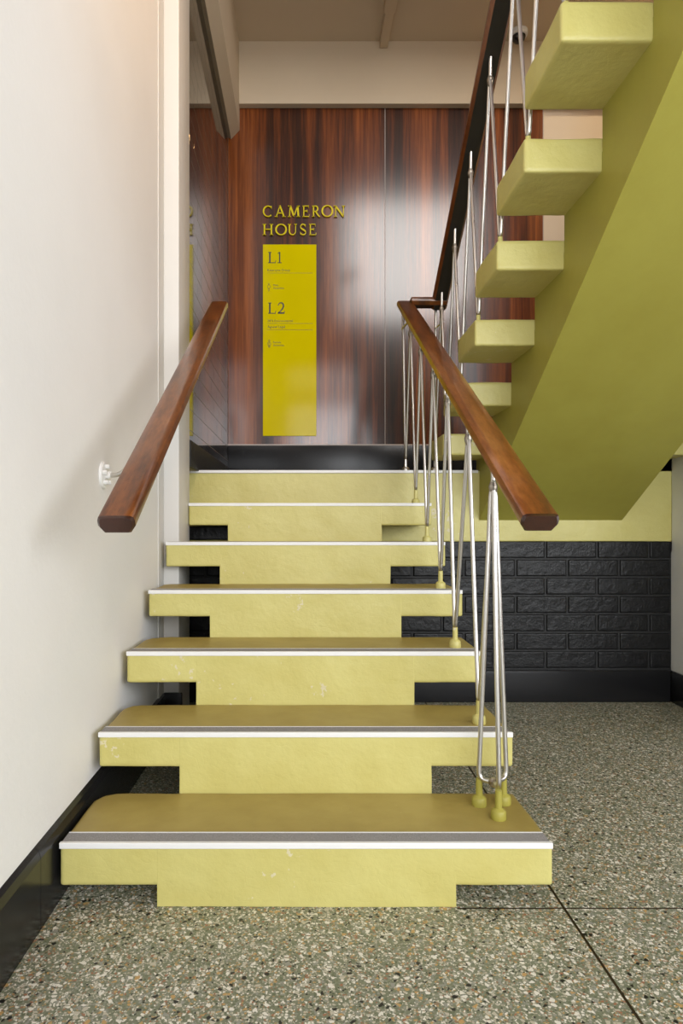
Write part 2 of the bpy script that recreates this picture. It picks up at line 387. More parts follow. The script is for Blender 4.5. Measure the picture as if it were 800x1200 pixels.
# unseen lobby side: entrance and upper window added to let daylight in
mb = MB()
for (a, b_, c, d_) in ((WL, -0.30, 0, 7.2), (4.0, 4.2, 0, 3.4), (-0.30, 4.0, 2.85, 3.4), (-0.30, 0.62, 3.4, 7.2), (0.62, 2.85, 3.4, 4.2), (0.62, 2.85, 6.3, 7.2), (2.85, 4.2, 3.4, 7.2)):
    mb.box(a, b_, YB - 0.12, YB, c, d_)
struct('wall_rear', mb, 'panel', 'unseen rear wall with added openings, dark timber to cut bounced light', 'wall')
def glazing(name, z0, z1, nx, label, cat, x1, x0):
    fr = MB()
    fr.box(x0, x0 + .05, YB - .10, YB - .03, z0, z1); fr.box(x1 - .05, x1, YB - .10, YB - .03, z0, z1)
    fr.box(x0, x1, YB - .10, YB - .03, z0, z0 + .05); fr.box(x0, x1, YB - .10, YB - .03, z1 - .05, z1)
    for i in range(1, nx):
        x = x0 + (x1 - x0) * i / nx; fr.box(x - .025, x + .025, YB - .10, YB - .03, z0, z1)
    o = struct(name, fr, 'white_trim', label, cat)
    for i in range(nx):
        a = x0 + (x1 - x0) * i / nx; b2 = x0 + (x1 - x0) * (i + 1) / nx
        p = MB(); p.box(a + .02, b2 - .02, YB - .07, YB - .064, z0 + .03, z1 - .03); p.build('pane', 'glass', o)
fr = MB()  # unseen side window, added to throw daylight on the left wall
for (a, b_, c, d_) in ((-2.5, -2.45, .85, 2.85), (.95, 1.0, .85, 2.85), (-.775, -.725, .85, 2.85), (-2.5, 1.0, .85, .9), (-2.5, 1.0, 2.8, 2.85)): fr.box(4.22, 4.29, a, b_, c, d_)
sw = struct('added_window_2', fr, 'white_trim', 'unseen white framed side window added to light the left wall', 'window')
for a, b_ in ((-2.46, -.77), (-.73, .96)):
    p = MB(); p.box(4.25, 4.256, a, b_, .88, 2.82); p.build('pane', 'glass', sw)
glazing('added_door_1', 0.0, 2.85, 4, 'unseen white framed glazed doors added to admit daylight', 'door', 4.0, -0.30)
glazing('added_window_1', 4.2, 6.3, 2, 'unseen white framed tall window added to admit daylight above', 'window', 2.85, 0.62)
mb = MB(); mb.box(WL, 4.2, YB, -0.16, 2.92, 3.25); mb.box(WR, 4.2, -0.16, 2.3, 2.92, 3.25)
struct('ceiling_lobby', mb, 'panel', 'unseen slab over the lobby, dark timber added to cut bounced light', 'ceiling')  # unseen; dark lining added to lower the bounce
mb = MB(); mb.box(WL - .15, 4.35, YB - .12, 3.3, 7.2, 7.35)
struct('ceiling_stairwell', mb, 'panel', 'unseen ceiling high over the stairwell, dark timber added to keep reflections dark', 'ceiling')  # unseen; dark lining added so the timber reflects little up high

# ceiling over the half landing, fascia, rib and side beam
mb = MB(); mb.box(WL - .1, 2.3, 3.25, DB + 0.1, CEIL, CEIL + 0.25)
struct('ceiling', mb, 'cream', 'cream painted ceiling over the half landing', 'ceiling')
mb = MB(); zf = ZP(122, 4.455)
mb.rbox(-0.5, 2.3, 4.455, DB, zf, CEIL, 0.002, 1.0, rs=1); mb.rbox(-0.42, 2.3, 4.449, 4.456, zf, ZP(110, 4.45), 0.002, 1.0, rs=1)
struct('trim_2', mb, 'cream', 'cream fascia between timber panelling and ceiling', 'fascia')
mb = MB(); mb.prism([(-0.503, 3.38), (-0.479, 3.365), (-0.424, 3.425), (-0.424, CEIL), (-0.503, CEIL)], 'y', 3.25, DB)
struct('trim_3', mb, 'cream', 'cream beam with bevelled underside over the glossy dark wall', 'beam')
mb = MB(); rx = XP(449.5, 4.44)
mb.rbox(rx - 0.026, rx + 0.026, 3.25, 4.45, CEIL - 0.05, CEIL, 0.003, 1.0); mb.rbox(rx - 0.034, rx + 0.034, 3.25, 4.14, CEIL - 0.056, CEIL, 0.003, 1.0)
struct('trim_4', mb, 'cream', 'slim cream rib boxed under the landing ceiling', 'ceiling rib', True)

# half landing slab and its painted edge beam
mb = MB()
mb.rbox(-0.56, WR, 3.20, 3.32, 0.750, LZ, 0.004, 0.12, 0.0012, 3.0)
mb.box(-0.5, 2.3, 3.32, DB, 0.85, LZ - 0.001, 1)
land = struct('floor_landing', mb, ['yellow', 'terrazzo'], 'mustard painted half landing with exposed edge beam', 'landing', True)
q = MB(); q.rbox(-0.558, 0.815, 3.1925, 3.206, LZ - 0.010, LZ + 0.004, 0.002, 1.0, rs=1); q.build('nosing_lip', 'lip', land)
q = MB(); q.box(-0.558, 0.815, 3.206, 3.256, LZ - 0.001, LZ + 0.003); q.build('nosing_grit', 'grit', land)

# ---------------------------------------------------------------- black brick wall under the landing
mb = MB(); mb.box(-0.56, WR, 3.207, 3.32, 0, 0.835)
bw = struct('wall_brick', mb, 'black_mortar', 'black painted brick wall under the half landing', 'wall')
C, BLN, jt = 0.0861, 0.2424, 0.009
def brick_mesh(L, h, seed):
    q = MB(); q.rbox(0, L, 0, 0.02, 0, h, 0.0045, 0.06, 0.0014, seed, rs=1); return q
bcache = {}
def put_brick(x0, x1, z0, z1, parent, mat, ymin, seed):
    key = (round(x1 - x0, 3), round(z1 - z0, 3), seed % 5, mat)
    if key not in bcache:
        o = brick_mesh(x1 - x0, z1 - z0, (seed % 5) * 3.7).build('brick', mat, None, True, 50); bcache[key] = o.data
    else:
        o = bpy.data.objects.new('brick', bcache[key]); COL.objects.link(o)
    o.location = (x0, ymin, z0); o.parent = parent
    return o
cnt = 0
for r in range(8):
    z1 = 0.750 - C * r if r < 7 else 0.822
    z0 = z1 - C + jt if r < 7 else 0.757
    start = (XP(639.3, 3.2) if r % 2 == 0 else XP(665.0, 3.2)) - BLN * 8
    for k in range(13 if r < 7 else 1):
        x0 = -0.558 if r == 7 else max(start + BLN * k + jt / 2, -0.558); x1 = -0.335 if r == 7 else min(start + BLN * (k + 1) - jt / 2, WR - 0.004)
        if x1 - x0 < 0.02: continue
        put_brick(x0, x1, z0, z1, bw, 'black_brick', (3.2 if r < 7 else 3.188) + random.uniform(-0.0015, 0.0015), cnt); cnt += 1

def skirting(name, prof_h, path, label, thick=0.014, nrm=1):
    pass
def sk_box(name, x0, x1, y0, y1, z0, z1, label, r=0.004):
    mb = MB(); mb.rbox(x0, x1, y0, y1, z0, z1, r, 2.0)
    return struct(name, mb, 'black_gloss', label, 'skirting', True)
# left skirting with a bevelled top edge
mb = MB(); mb.prism([(WL, 0), (WL + 0.0145, 0), (WL + 0.0145, 0.146), (WL + 0.010, 0.163), (WL, 0.170)], 'y', YB, 1.405)
mb.prism([(WL, 0), (WL + 0.0145, 0), (WL + 0.0145, 0.146), (WL + 0.010, 0.163), (WL, 0.170)], 'y', 1.407, 2.686)
struct('baseboard_left', mb, 'black_gloss', 'black gloss skirting along the white left wall', 'skirting')
sk_box('baseboard_pier', WL + 0.003, -0.480, 2.686, 2.70, 0, 0.168, 'black skirting across the foot of the white pier')
sk_box('baseboard_brick', -0.558, WR - 0.014, 3.182, 3.2, 0, 0.147, 'black skirting at the foot of the black brick wall')
sk_box('baseboard_right', WR - 0.014, WR, 2.3, 3.2, 0, 0.147, 'black skirting along the white right wall')

# ---------------------------------------------------------------- glossy dark brick wall left of the landing
TX = -0.5006
mb = MB(); mb.box(WL - .15, TX - 0.0004, 2.95, DB, LZ, CEIL); mb.box(WL - .15, -0.56, 2.95, 3.32, 0, LZ)
tw = struct('wall_landing_left', mb, 'mortar', 'glossy dark glazed brick wall that mirrors the timber panelling', 'wall')
th, tl, tj = 0.0925, 0.2325, 0.0022
gcache = {}
zt = 3.372; row = 0
while zt - th > LZ + 0.10 - th:
    z1 = zt - tj / 2; z0 = max(zt - th + tj / 2, LZ + 0.118)
    if z1 - z0 > 0.01:
        start = DB - (tl if row % 2 == 0 else tl / 2); y = start
        ends = [DB]
        while ends[-1] > 2.95: ends.append(max(start, 2.95)); start -= tl
        for a, b2 in zip(ends[1:], ends[:-1]):
            if b2 - a < 0.012: continue
            key = (round(b2 - a, 3), round(z1 - z0, 3))
            if key in gcache:
                o = bpy.data.objects.new('brick', gcache[key]); COL.objects.link(o)
            else:
                q = MB(); q.rbox(-0.02, 0, 0, b2 - a - tj, 0, z1 - z0, 0.0005, 2.0, rs=1); o = q.build('brick', 'glaze', None); gcache[key] = o.data
            o.location = (TX, a + tj / 2, z0); o.parent = tw
    zt -= th; row += 1
q = MB(); q.rbox(TX - 0.004, TX + 0.010, 2.96, DB, LZ, LZ + 0.118, 0.003, 2.0)
tag(q.build('baseboard_landing_left', 'black_mortar', None, True), 'dark skirting under the glossy glazed bricks', 'skirting', None, 'structure')

# ---------------------------------------------------------------- timber panelled back wall
mb = MB(); mb.box(WL, 2.45, DB + 0.018, DB + 0.15, LZ - .3, CEIL + .1)
wb = struct('wall_back', mb, 'cream_light', 'back wall of the half landing with dark timber panelling', 'wall')
zb, ztop = ZP(521, DB), zf + 0.004
xs = [TX, XP(451, DB), XP(636, DB)]
for a, b2 in zip(xs[:-1], xs[1:]):
    q = MB(); q.rbox(a + 0.0012, b2 - 0.0012, DB, DB + 0.018, zb, ztop, 0.0012, 3.0, rs=1); q.build('timber_panel', 'panel', wb)
q = MB(); q.box(xs[1] - 0.0016, xs[1] + 0.0016, DB - 0.0005, DB + 0.01, zb, ztop); q.build('joint_bead', 'bead', wb)
q = MB(); q.box(xs[2] - 0.001, xs[2] + 0.005, DB - 0.001, DB + 0.016, zb, ztop); q.build('joint_bead', 'bead', wb)
q = MB(); q.box(xs[0], xs[2], DB - 0.004, DB + 0.016, zb - 0.006, zb + 0.002); q.build('skirting_bead', 'bead', wb)
sk_box('baseboard_back', TX, xs[2], DB - 0.006, DB + 0.017, LZ, zb - 0.006, 'tall black gloss skirting under the timber panelling', 0.002)
sk_box('baseboard_back_right', xs[2] + 0.003, 2.3, DB - 0.006, DB + 0.017, LZ, ZP(548, DB), 'low black skirting right of the timber panelling', 0.003)

# ---------------------------------------------------------------- lower flight
fl = empty('stair_flight', (0, D1, 0))
tag(fl, 'lower flight of mustard painted concrete steps rising from the terrazzo floor', 'staircase')
prof = [(D1 + 0.03, 0.0), (D1 + 0.03, ZK[0] - 0.05)]
for k in range(1, 6): prof += [(DK[k] + 0.03, ZK[k - 1] - 0.05), (DK[k] + 0.03, ZK[k] - 0.05)]
prof += [(3.19, ZK[5] - 0.05), (3.19, 0.62), (1.98, 0.0)]
q = MB(); q.prism(prof, 'x', SL + 0.004, SR - 0.004); q.build('spine', 'yellow', fl)
ST = 0.089
for k in range(6):
    d = DK[k]; zt_ = ZK[k]; zl = ZK[k - 1] if k else 0.0
    q = MB(); d2 = d + G + 0.02
    jit = lambda: random.uniform(-0.003, 0.003)
    l, r_ = TL + jit() * .6, TR + jit()
    st = ST + jit() * 0.8
    if k == 4:
        q.rbox(l, r_, d, 2.698, zt_ - st, zt_, 0.006, 0.035, 0.0016, k * 5.1)
        q.rbox(-0.492, r_, 2.66, d2, zt_ - st, zt_ - 0.0004, 0.006, 0.035, 0.0012, k * 5.1)
    elif k == 5:
        q.rbox(-0.492, r_, d, 3.2, zt_ - st, zt_, 0.006, 0.035, 0.0016, k * 5.1)
    else:
        # back left corner of each tread is rounded off
        q.rbox(l, r_, d, d2 - 0.02, zt_ - st, zt_, 0.007, 0.035, 0.0016, k * 5.1)
        for i, p in enumerate(q.v):
            cx, cy, R = l + 0.06, d + G - 0.06, 0.06
            if p[0] < cx and p[1] > cy:
                dx, dy = p[0] - cx, p[1] - cy; m_ = max(abs(dx), abs(dy)); L = math.hypot(dx, dy)
                if L > 1e-6: q.v[i] = (cx + dx * m_ / L, cy + dy * m_ / L, p[2])
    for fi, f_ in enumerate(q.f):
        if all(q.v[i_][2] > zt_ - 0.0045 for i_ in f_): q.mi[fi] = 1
    t = q.build('tread', ['yellow', 'yellow_brown'], fl, True, 60)
    nl = max(l, -0.492 if k == 5 else l) - 0.001
    n_ = MB(); n_.rbox(nl, r_ - 0.001, d - 0.0035, d + 0.006, zt_ - 0.0090, zt_ + 0.0042, 0.0015, 2.0, rs=1); n_.build('nosing_lip', 'lip', t)
    n_ = MB(); n_.prism([(d + 0.006, zt_ - 0.002), (d + 0.006, zt_ + 0.004), (d + 0.046, zt_ + 0.004), (d + 0.050, zt_ + 0.0005), (d + 0.050, zt_ - 0.002)], 'x', nl + 0.004, r_ - 0.006); n_.build('nosing_grit', 'grit', t)
    n_ = MB(); n_.box(nl + 0.004, r_ - 0.006, d + 0.0485, d + 0.0515, zt_ - 0.002, zt_ + 0.0042); n_.build('nosing_edge', 'lip', t)
    q = MB(); q.rbox(SL + jit(), SR + jit(), d - 0.0002, d + 0.05, max(zl - 0.004, 0.0), zt_ - 0.006, 0.0014, 0.035, 0.0016, k * 5.1)
    q.build('riser', 'yellow', fl, True, 60)
# top riser under the landing lip

# ---------------------------------------------------------------- upper flight
fu = empty('stair_flight', (1.1, 3.2, LZ))
tag(fu, 'upper flight of mustard green cantilevered steps on a sloping concrete spine', 'staircase')
def soff(d): return 0.82 + 0.59 * (3.25 - d)
NU = 12
prof = [(3.215, soff(3.215))]
prof += [(-0.15, soff(-0.15)), (-0.15, 3.06)]
for j in range(NU - 1, -1, -1):
    dj = UD - UG * j; zj = UZ + UR * j
    if j == NU - 1: prof += [(dj + 0.01, 3.06), (dj + 0.01, zj - 0.04)]
    prof += [(dj + UG - 0.004, zj - 0.04), (dj + UG - 0.004, zj - UR - 0.04)]
prof = [p for i, p in enumerate(prof)]
prof[-1] = (prof[-1][0], LZ - 0.02)
prof += [(3.215, LZ - 0.02)] if prof[-1][0] < 3.215 else []
q = MB(); q.prism(prof, 'x', USL, USR); q.build('spine', 'yellow_smooth', fu)
for j in range(NU):
    dj = UD - UG * j; zj = UZ + UR * j
    q = MB(); q.rbox(UL + random.uniform(-.003, .003), UE, dj, dj + UG, zj - 0.094, zj, 0.008, 0.035, 0.0022, 91 + j * 3.3)
    t = q.build('tread', 'yellow', fu, True, 60)
    n_ = MB(); n_.rbox(UL + 0.02, UE, dj + UG - 0.006, dj + UG + 0.0035, zj - 0.0105, zj + 0.0045, 0.0015, 2.0, rs=1); n_.build('nosing_lip', 'lip', t)

# ---------------------------------------------------------------- balustrade between the flights
ba = empty('balustrade', (0.5, 1.65, ZK[0]))
tag(ba, 'stainless rod balustrade with varnished timber handrail between the two flights', 'balustrade')
RW, RH = 0.0375, 0.038
def rail_prof(w_=RW, h=RH):
    # rounded top, bevelled lower sides; (across, up) pairs with top at 0
    return [(-w_ * 0.72, -h), (w_ * 0.72, -h), (w_, -h * 0.60), (w_, -h * 0.30), (w_ * 0.93, -h * 0.10), (w_ * 0.76, -h * 0.015), (w_ * 0.35, 0.0),
            (-w_ * 0.35, 0.0), (-w_ * 0.76, -h * 0.015), (-w_ * 0.93, -h * 0.10), (-w_, -h * 0.30), (-w_, -h * 0.60)]
def sweep_rail(pts, name, parent, bevel=(True, True), mats=('rail', 'rail_end', 'rail_dark')):
    """vertical cross-section swept along points (x, y, ztop); end faces slightly domed"""
    pr = rail_prof(); n = len(pr); q = MB(); rings = []
    pts = [Vector(p) for p in pts]
    P = []
    for i, p in enumerate(pts):
        if i == 0: t = pts[1] - pts[0]
        elif i == len(pts) - 1: t = pts[-1] - pts[-2]
        else: t = (pts[i + 1] - pts[i]).normalized() + (pts[i] - pts[i - 1]).normalized()
        h = Vector((t.x, t.y, 0)).normalized(); side = Vector((h.y, -h.x, 0))
        tn = t.normalized(); upv = (Vector((0, 0, 1)) - tn * tn.z).normalized()
        P.append((p, side, upv, 1.0))
    def ring(p, side, sc, upv):
        c = p - upv * (RH / 2)
        return [c + (side * a + upv * (z + RH / 2)) * sc for a, z in pr]
    if bevel[0]:
        p, s_, h, _ = P[0]; rings.append(ring(p - (pts[1] - pts[0]).normalized() * 0.006, s_, 0.86, h))
    for p, s_, h, sc in P: rings.append(ring(p, s_, 1, h))
    if bevel[1]:
        p, s_, h, _ = P[-1]; rings.append(ring(p + (pts[-1] - pts[-2]).normalized() * 0.006, s_, 0.86, h))
    vs_ = [v_ for r in rings for v_ in r]
    for i in range(len(rings) - 1):
        for k in range(n):
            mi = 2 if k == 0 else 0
            if (bevel[0] and i == 0) : mi = 1
            q.add([], [], 0)
            q.f.append((i * n + k, i * n + (k + 1) % n, (i + 1) * n + (k + 1) % n, (i + 1) * n + k)); q.mi.append(mi)
    q.f.append(tuple(range(n))); q.mi.append(1)
    q.f.append(tuple((len(rings) - 1) * n + k for k in range(n))); q.mi.append(1)
    q.v = [tuple(v_) for v_ in vs_]
    return q.build(name, list(mats), parent, True, 28)
LR0, LR1 = Vector((0.467, 1.345, 0.857)), Vector((0.482, 3.262, 1.899))
def lrail(d): return LR0 + (LR1 - LR0) * ((d - LR0.y) / (LR1.y - LR0.y))
UXR, URS = 0.642, 0.64
def urail(d): return Vector((UXR, d, 1.899 + URS * (3.235 - d)))
N1 = 6
low = sweep_rail([lrail(LR0.y + (LR1.y - LR0.y) * i / N1) for i in range(N1 + 1)], 'handrail', ba, (True, True))
ret = sweep_rail([Vector((0.505, 3.235, 1.899)), Vector((0.60, 3.235, 1.899)), Vector((UXR + 0.030, 3.235, 1.899))], 'handrail_return', ba, (False, False))
upr = sweep_rail([urail(3.265), urail(2.8), urail(2.2), urail(1.6), urail(1.0), urail(0.0)], 'handrail', ba, (False, True))
for i in range(7):
    d = 3.10 - 0.262 * i; p = urail(d)
    q = MB(); q.lathe([(0.0042, 0.001), (0.0042, -0.0015), (0.002, -0.0022)], (p.x, d, p.z - RH), 'z', 10); q.build('screw', 'steel', upr)

RR = 0.0062
def arc_join(p0, c, p1, rad, n=5):
    """polyline p0 -> c -> p1 with the corner rounded"""
    a = (p0 - c).normalized(); b_ = (p1 - c).normalized()
    s0, s1 = c + a * rad, c + b_ * rad; out = [p0]
    for i in range(n + 1):
        t = i / n; out.append(s0 * (1 - t) ** 2 + c * 2 * t * (1 - t) + s1 * t ** 2)
    return out + [p1]
def vee(top0, bot, top1, parent, stem0=None):
    """one hairpin rod: down from one top, round a tight U at the foot, up to the next top"""
    q = MB(); h = 0.010
    b0 = bot + Vector((0, -h, 0.012)); b1 = bot + Vector((0, h, 0.012))
    pts = [top0 + Vector((0, -0.004, 0.02)), top0 + Vector((0, 0.001, 0.010)), top0 + Vector((0, 0.009, -0.012)), b0]
    for i in range(1, 6):
        a = math.pi * i / 6; pts.append(bot + Vector((0, -h * math.cos(a), 0.012 - 0.014 * math.sin(a))))
    pts += [b1, top1 + Vector((0, -0.009, -0.012)), top1 + Vector((0, -0.001, 0.010)), top1 + Vector((0, 0.004, 0.02))]
    q.tube(pts, RR, 10)
    return q.build('baluster', 'steel', parent, True, 50)
def stem(top, rail_p, parent):
    q = MB(); q.tube([top + Vector((0, 0, -0.012)), Vector((top.x * 0.6 + rail_p.x * 0.4, top.y, rail_p.z - RH + 0.012))], RR, 10)
    o = q.build('rail_stem', 'steel', parent, True, 50)
    q = MB(); q.lathe([(0.006, -0.016), (0.0105, -0.006), (0.0115, 0.004), (0.0075, 0.016)], top, 'z', 12); q.build('weld', 'weld', o, True)
    return o
def foot(x, d, z, h, parent, mat='yellow_smooth'):
    if h < 0.05:
        q = MB(); q.lathe([(0.0085, 0), (0.0078, 0.004), (0.0075, h)], (x, d, z), 'z', 12); return q.build('foot', mat, parent, True, 40)
    q = MB(); q.lathe([(0.0175, 0), (0.0185, 0.004), (0.0175, 0.019), (0.0155, 0.022), (0.0085, 0.027), (0.0078, h)], (x, d, z), 'z', 16)
    return q.build('foot', mat, parent, True, 40)
# lower flight: feet on treads 2..6 and the landing
fx = [0.478, 0.476, 0.487, 0.490, 0.492, 0.490]; FH = 0.064
fd = [DK[k] + 0.09 for k in range(1, 7)]; fz = ZK[1:6] + [LZ]
ad = [DK[k] + 0.20 for k in range(0, 6)]
tops = []
for i, d in enumerate(ad):
    rp = lrail(d); x = (0.468 if i == 0 else (fx[i - 1] + rp.x) / 2)
    tops.append(Vector((x, d, rp.z - RH - 0.082)))
for i in range(6):
    bot = Vector((fx[i], fd[i], fz[i] + FH + 0.004))
    t1 = tops[i + 1] if i < 5 else Vector((0.472, 3.265, 1.86))
    v_ = vee(tops[i], bot, t1, ba); foot(fx[i], fd[i], fz[i], FH, v_, 'yellow' if i < 5 else 'steel')
    stem(tops[i], lrail(ad[i]), ba)
# newel cluster at the foot of the lower flight: three rods joined by a Y plate on three feet
feet = [(0.4345, 1.694), (0.461, 1.618), (0.498, 1.704)]
ap = tops[0]; nw = MB(); cz = ZK[0] + 0.083
ctr = Vector((0.4645, 1.672, cz - 0.004))
dirs = [Vector((0.432, 1.690, cz)), Vector((0.4635, 1.622, cz - 0.006)), Vector((0.5035, 1.698, cz))]
for e in dirs:
    hv = Vector((e.x, e.y, ctr.z - 0.012))
    up_ = ap + (e - ap).normalized() * 0.02; up_ = Vector((up_.x * .4 + (ap.x + (e.x - ap.x) * 0.25) * .6, up_.y * .5 + (ap.y + (e.y - ap.y) * .2) * .5, ap.z - 0.02))
    low_ = arc_join(up_, hv, ctr + Vector((0, 0, -0.012)), 0.022)
    nw.tube([ap + Vector((0, 0, 0.012))] + low_, RR, 10)
nwo = nw.build('newel', 'steel', ba, True, 50)
q = MB(); q.lathe([(0.006, -0.012), (0.0125, -0.006), (0.0125, 0.004), (0.006, 0.010)], ctr + Vector((0, 0, -0.012)), 'z', 12); q.build('weld', 'weld', nwo, True)
for (x, d) in feet:
    foot(x, d, ZK[0], 0.068, nwo)
# short links tying the last rods together at the turn of the rail
q = MB(); q.tube([Vector((0.470, 3.268, 1.765)), Vector((0.484, 3.13, 1.765))], 0.0045, 8); q.build('link', 'steel', ba, True)
q = MB(); q.tube([Vector((0.628, 3.268, 1.765)), Vector((0.642, 3.15, 1.765))], 0.0045, 8); q.build('link', 'steel', ba, True)
# upper flight zigzag
UXF, UFH = 0.632, 0.026
def utop(j):
    d = UD - UG * j + 0.1775; return Vector(((UXF + UXR) / 2, d, urail(d).z - RH - 0.085))
for j in range(-1, NU - 1):
    if j < 0: d_f, z_f, fh = 3.295, LZ, FH
    else: d_f, z_f, fh = UD - UG * j + 0.04, UZ + UR * j, UFH
    a = utop(j + 1); c = Vector((0.628, 3.262, 1.86)) if j < 0 else utop(j)
    v_ = vee(a, Vector((UXF, d_f, z_f + fh + 0.004)), c, ba)
    foot(UXF, d_f, z_f, fh, v_, 'yellow' if j >= 0 else 'steel')
    stem(a, urail(a.y), ba)

# ---------------------------------------------------------------- wall handrail
hr = empty('wall_handrail', (-0.37, 1.35, 0.8))
tag(hr, 'varnished timber handrail fixed to the white wall by a steel bracket', 'handrail')
WR0, WR1 = Vector((-0.3715, 1.345, 0.853)), Vector((-0.3690, 2.975, 1.803))
def wrail(d): return WR0 + (WR1 - WR0) * ((d - WR0.y) / (WR1.y - WR0.y))
sweep_rail([wrail(WR0.y + (WR1.y - WR0.y) * i / 6) for i in range(7)], 'rail', hr, (True, True), ('rail', 'rail_end', 'rail'))
def bracket(d, z):
    p = wrail(d); q = MB()
    q.lathe([(0.038, 0.0), (0.038, 0.004), (0.035, 0.007), (0.012, 0.0085)], (WL, d, z), 'x', 28)
    o = q.build('bracket', 'fixture', hr, True, 40)
    q = MB(); zt_ = p.z - RH + 0.006
    c = Vector((-0.505, d, z)); q.tube(arc_join(Vector((WL + 0.006, d, z)), c, Vector((-0.386, d, zt_)), 0.025, 6), 0.0065, 10); q.build('bracket_rod', 'steel', o, True)
    for a in (20, 92, 164, 236, 308):
        q = MB(); yy, zz = d + 0.024 * math.cos(math.radians(a)), z + 0.024 * math.sin(math.radians(a))
        q.lathe([(0.0062, 0.006), (0.0062, 0.017), (0.0045, 0.019)], (WL, yy, zz), 'x', 6); q.build('bolt', 'fixture', o)
    q = MB(); q.lathe([(0.011, 0.007), (0.011, 0.018), (0.007, 0.022)], (WL, d, z), 'x', 12); q.build('collar', 'fixture', o, True)
bd = -(WL) * F / (X0 - 120.5); bracket(bd, ZP(557, bd))

# ---------------------------------------------------------------- lettering and directory sign
def strokes(mb, segs, sx, sy, ox, oz, y0, y1):
    """each seg: list of (x, z, width) in unit cap height -> ribbon quads extruded from y0 (front) to y1"""
    for seg in segs:
        P = [Vector((a, b_)) for a, b_, _ in seg]; Wd = [s_[2] for s_ in seg]; L, R = [], []
        for i in range(len(P)):
            if i == 0: t = P[1] - P[0]
            elif i == len(P) - 1: t = P[-1] - P[-2]
            else: t = (P[i + 1] - P[i]).normalized() + (P[i] - P[i - 1]).normalized()
            t.normalize(); n_ = Vector((-t.y, t.x)) * Wd[i] / 2
            L.append(P[i] + n_); R.append(P[i] - n_)
        n = len(P)
        fr = [(ox + p.x * sx, y0, oz + p.y * sy) for p in L] + [(ox + p.x * sx, y0, oz + p.y * sy) for p in R]
        bk = [(p[0], y1, p[2]) for p in fr]
        fs = []
        for i in range(n - 1):
            fs += [(i, i + 1, n + i + 1, n + i), (2 * n + i, 3 * n + i, 3 * n + i + 1, 2 * n + i + 1),
                   (i, 2 * n + i, 2 * n + i + 1, i + 1), (n + i, n + i + 1, 3 * n + i + 1, 3 * n + i)]
        fs += [(0, n, 3 * n, 2 * n), (n - 1, 3 * n - 1, 4 * n - 1, 2 * n - 1)]
        mb.add(fr + bk, fs)
def arc(cx, cz, rx_, rz, a0, a1, wf, n=22):
    out = []
    for i in range(n + 1):
        a = math.radians(a0 + (a1 - a0) * i / n); out.append((cx + rx_ * math.cos(a), cz + rz * math.sin(a), wf(a)))
    return out
TK, TN, SF = 0.135, 0.07, 0.05
rw = lambda a: TN + (TK - TN) * abs(math.cos(a)) ** 1.3
def sf(x, z, w_=0.26): return [(x - w_ / 2, z, SF), (x + w_ / 2, z, SF)]
B0, B1 = SF / 2, 1 - SF / 2
